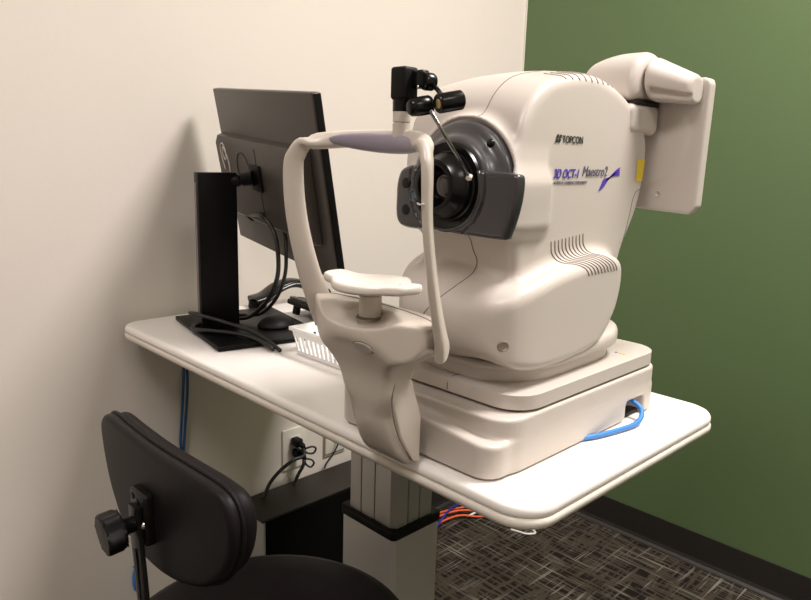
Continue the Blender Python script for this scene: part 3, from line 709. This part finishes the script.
put('silver_line', bm_tube([p + Vector((.0235 + .003 * abs(2 * i / (len(pth) - 1) - 1), 0, .001)) for i, p in enumerate(pth)][4:-4], .0013, 6), mat('soft_silver', (.35, .35, .34), .3, metal=.6), ph)
put('earpiece', bm_lathe([(.0, 0), (.020, 0), (.021, .004), (.019, .016), (0, .016)], (.071, .300, .7806), (0, 0, 1), 24), blk_m, ph, auto=40)
put('mouthpiece', bm_lathe([(.0, 0), (.020, 0), (.021, .004), (.019, .016), (0, .016)], (.093, .468, .7806), (0, 0, 1), 24), blk_m, ph, auto=40)

bk = thing('storage_basket', 'small white plastic basket with slotted sides beside the chinrest', 'basket', (.50, .21, TZ))
BX0, BX1, BY0, BY1 = .425, .640, .140, .262; bz0, bz1 = TZ + .0008, .829
def basket_wall(p0, p1, q0, q1, nslot, o_in):
    """wall between bottom edge p0-p1 and top edge q0-q1 with tall slots: bars, bottom band, rim band"""
    b = bmesh.new(); p0, p1, q0, q1 = map(Vector, (p0, p1, q0, q1)); n = o_in
    def cell(u0, u1, v0, v1):
        def P(u, v): return (p0.lerp(p1, u)).lerp(q0.lerp(q1, u), v)
        A = [P(u0, v0), P(u1, v0), P(u1, v1), P(u0, v1)]; T = Vector(n) * .0016
        f = [b.verts.new(x) for x in A]; g = [b.verts.new(x + T) for x in A]
        b.faces.new(f); b.faces.new(g[::-1])
        for i in range(4): b.faces.new((f[i], g[i], g[(i + 1) % 4], f[(i + 1) % 4]))
    cell(0, 1, 0, .16); cell(0, 1, .70, 1)
    w = 1 / nslot
    for i in range(nslot + 1):
        c = i * w; cell(max(0, c - w * .27), min(1, c + w * .27), .16, .70)
    return b
ins = .009
c00, c10, c11, c01 = (BX0 + ins, BY0 + ins), (BX1 - ins, BY0 + ins), (BX1 - ins, BY1 - ins), (BX0 + ins, BY1 - ins)
t00, t10, t11, t01 = (BX0, BY0), (BX1, BY0), (BX1, BY1), (BX0, BY1)
for a, b_, c, d, ns, nn in ((c00, c10, t00, t10, 17, (0, 1, 0)), (c10, c11, t10, t11, 9, (-1, 0, 0)), (c11, c01, t11, t01, 17, (0, -1, 0)), (c01, c00, t01, t00, 9, (1, 0, 0))):
    put('slotted_side', basket_wall((*a, bz0), (*b_, bz0), (*c, bz1), (*d, bz1), ns, nn), basket_m, bk, smooth=False)
rim = bmesh.new(); cxk, cyk = (BX0 + BX1) / 2, (BY0 + BY1) / 2
for (x, y, sx, sy) in ((cxk, BY0 - .001, BX1 - BX0 + .008, .005), (cxk, BY1 + .001, BX1 - BX0 + .008, .005), (BX0 - .001, cyk, .005, BY1 - BY0 + .004), (BX1 + .001, cyk, .005, BY1 - BY0 + .004)):
    bm_box((x, y, bz1 - .001), (sx, sy, .007), .0015, 2, bm=rim)
put('rim', rim, basket_m, bk, auto=40)
put('bottom', bm_box((cxk, cyk, bz0 + .0012), (BX1 - BX0 - 2 * ins, BY1 - BY0 - 2 * ins, .0018)), basket_m, bk, smooth=False)

# ================================================================== CHAIR
cx, cy, sz = .712, -.108, .508
chr_ = thing('task_chair', 'black padded task chair with round seat and adjustable backrest', 'chair', (cx, cy, 0))
put('seat', bm_lathe([(0, sz - .045), (.150, sz - .045), (.180, sz - .040), (.196, sz - .028), (.200, sz - .016), (.196, sz - .006), (.182, sz + .000), (.14, sz + .003), (0, sz + .004)], (cx, cy, 0), (0, 0, 1), 80), vinyl, chr_, auto=70)
put('seat_pan', bm_lathe([(0, sz - .056), (.155, sz - .056), (.175, sz - .046), (0, sz - .046)], (cx, cy, 0), (0, 0, 1), 64), shell_m, chr_, auto=40)
BP = [(.583, .806), (.590, .822), (.612, .831), (.66, .832), (.74, .832), (.82, .833), (.872, .832), (.902, .826), (.917, .806), (.916, .775), (.900, .744), (.868, .718), (.82, .700), (.77, .691), (.72, .690), (.68, .696), (.645, .712), (.612, .742), (.592, .775)]
BP = [(.590 + (a - .583) * .90, b - .008 + (.832 - b) * .03) for a, b in BP]
P_back = Poly2(BP)
def bow(X): return .010 * ((X - .75) / .17) ** 2
def f_back(X, Y, Z):
    return s_ext(P_back(X, Z), Y + .2600 - bow(X), .0075, .006)
def f_cush(X, Y, Z):
    return s_ext(P_back(X, Z) + .002, Y + .2450 - bow(X), .0105, .009)
shell = put('backrest_shell', sn_mesh(f_back, (.56, -.285, .67), (.94, -.22, .855), .003), shell_m, chr_)
cush = put('backrest_cushion', sn_mesh(f_cush, (.56, -.26, .67), (.94, -.16, .855), .003), vinyl, chr_)
out = catmull([(a, 0, b) for a, b in BP], 8, True)
for yy, r_ in ((-.2545, .0024), ):
    pp = [(p.x, yy + bow(p.x), p.z) for p in out]; pp.append(pp[0])
    put('piping', bm_tube(pp, r_, 8), vinyl, cush)
# bracket, screws, slotted post, star knob
brk = thing_b = put('back_bracket', bm_box((.731, -.2720, .747), (.036, .012, .058), .003, rot=0.0), chair_metal, chr_, auto=40)
for x, z in ((.721, .768), (.733, .765)): put('screw_hole', bm_lathe([(0, .0006), (.0035, .0006), (.0042, 0)], (x, -.2781, z), (0, -1, 0), 16), blk_m, brk)
put('screw', bm_lathe([(0, .004), (.0025, .0035), (.0042, 0)], (.7435, -.2781, .742), (0, -1, 0), 16), chrome, brk)
post = bmesh.new()
pw = .0110
pth = [(.733, -.2815, .762), (.736, -.2820, .73), (.747, -.2830, .64), (.742, -.2830, .54), (.712, -.262, .475), (.712, -.235, .445), (.712, -.16, .440), (.712, -.09, .440)]
pc = catmull(pth, 6)
po = put('back_post', bm_tube(pc, 1, 12, wide=[(1, 0, 0)] * len(pc), sec=[(pw, .0030)] * len(pc), power=8), chair_metal, chr_, auto=40)
put('slot', bm_box((.7430, -.2862, .672), (.0060, .0012, .088), .0005, rot=Matrix.Rotation(math.radians(-6), 4, 'Y')), knob_m, po, smooth=False)
kn = bmesh.new(); ko = []
for i in range(60):
    a = 2 * math.pi * i / 60; ko.append((.0205 * (1 + .14 * math.cos(5 * a + .5)) * math.cos(a), .0205 * (1 + .14 * math.cos(5 * a + .5)) * math.sin(a)))
kb_ = bm_prism(ko, -.010, .010, 'z', bev=.004, seg=4); kax = Vector((-.06, -1, -.10)).to_track_quat('Z', 'Y').to_matrix().to_4x4()
kb_.transform(Matrix.Translation((.7330, -.3070, .741)) @ kax)
put('star_knob', kb_, knob_m, chr_, auto=50)
put('knob_stem', bm_lathe([(.0085, .0), (.0085, .008), (.0115, .014), (.0115, .020), (0, .020)], (.7345, -.2835, .743), (-.06, -1, -.10), 24), blk, chr_, auto=40)
put('seat_mount', bm_box((cx, cy, .437), (.10, .14, .018), .004), chair_metal, chr_, auto=40)
put('gas_lift', bm_lathe([(.028, .10), (.028, .27), (.024, .272), (.014, .274), (.014, .43), (0, .43)], (cx, cy, 0), (0, 0, 1), 32), chair_metal, chr_, auto=40)
put('hub', bm_lathe([(0, .068), (.038, .068), (.042, .085), (.036, .112), (0, .112)], (cx, cy, 0), (0, 0, 1), 32), knob_m, chr_, auto=40)
for k in range(5):
    a = math.radians(20 + 72 * k); d = Vector((math.cos(a), math.sin(a), 0)); o_ = Vector((cx, cy, 0))
    lg_ = put('leg', bm_tube([o_ + d * .03 + Vector((0, 0, .092)), o_ + d * .13 + Vector((0, 0, .084)), o_ + d * .235 + Vector((0, 0, .068))], 1, 12, sec=[(.020, .014), (.017, .012), (.013, .009)], wide=[(-d.y, d.x, 0)] * 3, power=3), knob_m, chr_, auto=50)
    w = bmesh.new(); n_ = Vector((-d.y, d.x, 0))
    for s_ in (-1, 1): bm_lathe([(0, -.007), (.022, -.007), (.025, -.003), (.025, .003), (.022, .007), (0, .007)], o_ + d * .235 + n_ * (.013 * s_) + Vector((0, 0, .0255)), n_, 24, bm=w)
    bm_box(tuple(o_ + d * .235 + Vector((0, 0, .042))), (.016, .016, .034), bm=w)
    put('caster', w, knob_m, lg_, auto=40)

# ================================================================== UNDER THE TABLE
cb = thing('under_desk_cabinet', 'dark box cabinet with its lit side coloured pale, standing on the floor by the wall', 'cabinet', (.075, .45, 0))
put('top', bm_box((.0795, .460, .2885), (.121, .400, .006), .001), cab_m, cb, smooth=False)
put('carcass', bm_box((.0785, .464, .145), (.117, .386, .281), .001), cab_k, cb, smooth=False)
put('front_panel', bm_box((.1392, .466, .145), (.004, .386, .275), .001), cab_k, cb, smooth=False)
put('side_panel', bm_box((.0785, .2675, .1445), (.117, .006, .281), .001), cab_s, cb, smooth=False)  # side facing the light; its brightness is put into the pale colour
# outlets
ot = thing('wall_outlet', 'beige wall outlet plate holding the black plug, left of the two plates', 'outlet', (.0, .445, .375))
put('cover_plate', bm_box((.003, .449, .374), (.006, .075, .112), .0025), plate_m, ot, auto=40)
put('socket_face', bm_box((.0066, .449, .374), (.002, .034, .068), .0008), plate_m, ot, auto=40)
o2 = thing('wall_outlet', 'beige wall plate half hidden by the table edge, right of the plugged outlet', 'outlet', (.0, .583, .375))
put('cover_plate', bm_box((.003, .583, .374), (.006, .075, .112), .0025), plate_m, o2, auto=40)
put('dark_frame', bm_box((.0062, .580, .368), (.001, .069, .092), .0004), seam_m, o2, smooth=False)
put('insert', bm_box((.0068, .581, .370), (.002, .064, .088), .0008), plate_m, o2, auto=40)
def plug(name, label, y, z, cable_path, loops):
    t = thing(name, label, 'plug', (.008, y, z))
    put('plug_body', bm_box((.022, y, z), (.028, .022, .022), .005, 3), blk_m, t, auto=50)
    put('strain_relief', bm_tube([(.034, y, z), (.044, y + .002, z - .004), (.050, y + .003, z - .010)], 1, 12, radii=[.0085, .0075, .0045]), blk_m, t)
    put('cord', bm_tube(catmull(cable_path, 8), .0045, 10), cable_k, t)
    put('cable_tie', bm_tube(catmull(loops, 8, True) + [Vector(catmull(loops, 8, True)[0])], .0026, 8), cable_k, t)
plug('power_plug', 'upper black plug in the left outlet with its cord arching left', .444, .397,
     [(.045, .446, .390), (.062, .436, .376), (.060, .405, .372), (.052, .372, .352), (.046, .345, .325), (.044, .330, .296), (.044, .322, .293)],
     [(.050, .448, .385), (.060, .462, .392), (.062, .474, .385), (.060, .468, .373), (.052, .455, .374)])
plug('power_plug', 'lower black plug in the left outlet with its cord hanging straight down', .447, .366,
     [(.045, .449, .360), (.052, .442, .345), (.046, .430, .320), (.042, .424, .302), (.042, .420, .293)],
     [(.050, .450, .358), (.060, .462, .356), (.062, .468, .345), (.058, .460, .336), (.052, .450, .345)])
tag(put('thin_cord', bm_tube(catmull([(.0105, .583, .372), (.022, .582, .360), (.022, .565, .330), (.016, .545, .305), (.016, .540, .292)], 8), .0022, 8), cable_k), 'thin black cord dropping from the right-hand wall plate', 'cord')
tag(put('hanging_cable', bm_tube(catmull([(.010, .150, .725), (.012, .153, .66), (.012, .152, .60), (.013, .143, .52), (.012, .136, .455), (.0115, .131, .480), (.012, .138, .56), (.011, .146, .66), (.010, .144, .725)], 10), .0031, 10), cable_db), 'blue cable hanging in a narrow loop down the white wall under the table', 'cable')
tag(put('floor_cable', bm_tube(catmull([(.008, .012, .222), (.012, .013, .215), (.013, .009, .200), (.014, .010, .17), (.010, .03, .13), (.022, .05, .010), (.06, .12, .005), (.10, .20, .005)], 10), .0035, 10), cable_b), 'short blue cable showing beside the chair post low on the wall', 'cable')
# cables lying on the carpet behind the pillar
def fcab(pts, r, m, label):
    tag(put('network_cable', bm_tube(catmull(pts, 8), r, 8), m), label, 'cable', None)
fcab([(-.0 + .03, .93, .004), (.04, 1.00, .006), (.07, 1.07, .010), (.12, 1.16, .006), (.18, 1.25, .004)], .0035, cable_o, 'orange cable on the carpet, farthest strand beside the pillar')
fcab([(.06, .90, .004), (.06, .97, .012), (.085, 1.04, .016), (.13, 1.10, .008), (.20, 1.18, .004)], .0035, cable_o, 'orange cable on the carpet, middle strand beside the pillar')
fcab([(.09, .88, .004), (.085, .95, .010), (.10, 1.02, .012), (.14, 1.07, .006), (.17, 1.15, .004)], .0035, cable_o, 'orange cable on the carpet, nearest strand beside the pillar')
fcab([(.11, .88, .004), (.085, .96, .026), (.065, 1.03, .026), (.05, 1.12, .004)], .0034, mat('dark_blue_cable', (.02, .03, .28), .4), 'dark blue cable crossing under the orange cables on the carpet')
fcab([(.11, 1.04, .004), (.125, 1.085, .012), (.16, 1.12, .012), (.20, 1.13, .004)], .003, cable_w, 'short white cable end on the carpet beside the orange cables')
tag(put('wire_loop', bm_tube(catmull([(.252, 1.085, .003), (.272, 1.090, .004), (.300, 1.097, .005), (.316, 1.122, .004), (.298, 1.135, .003)], 8), .0030, 8), cable_w), 'small white wire loop on the carpet below the near table corner', 'wire')
tag(put('white_tie', bm_tube(catmull([(.292, 1.205, .004), (.305, 1.228, .006), (.300, 1.262, .006), (.312, 1.300, .005)], 8), .0045, 8), cable_w), 'white scrap of cable on the carpet near the green wall baseboard', 'wire')
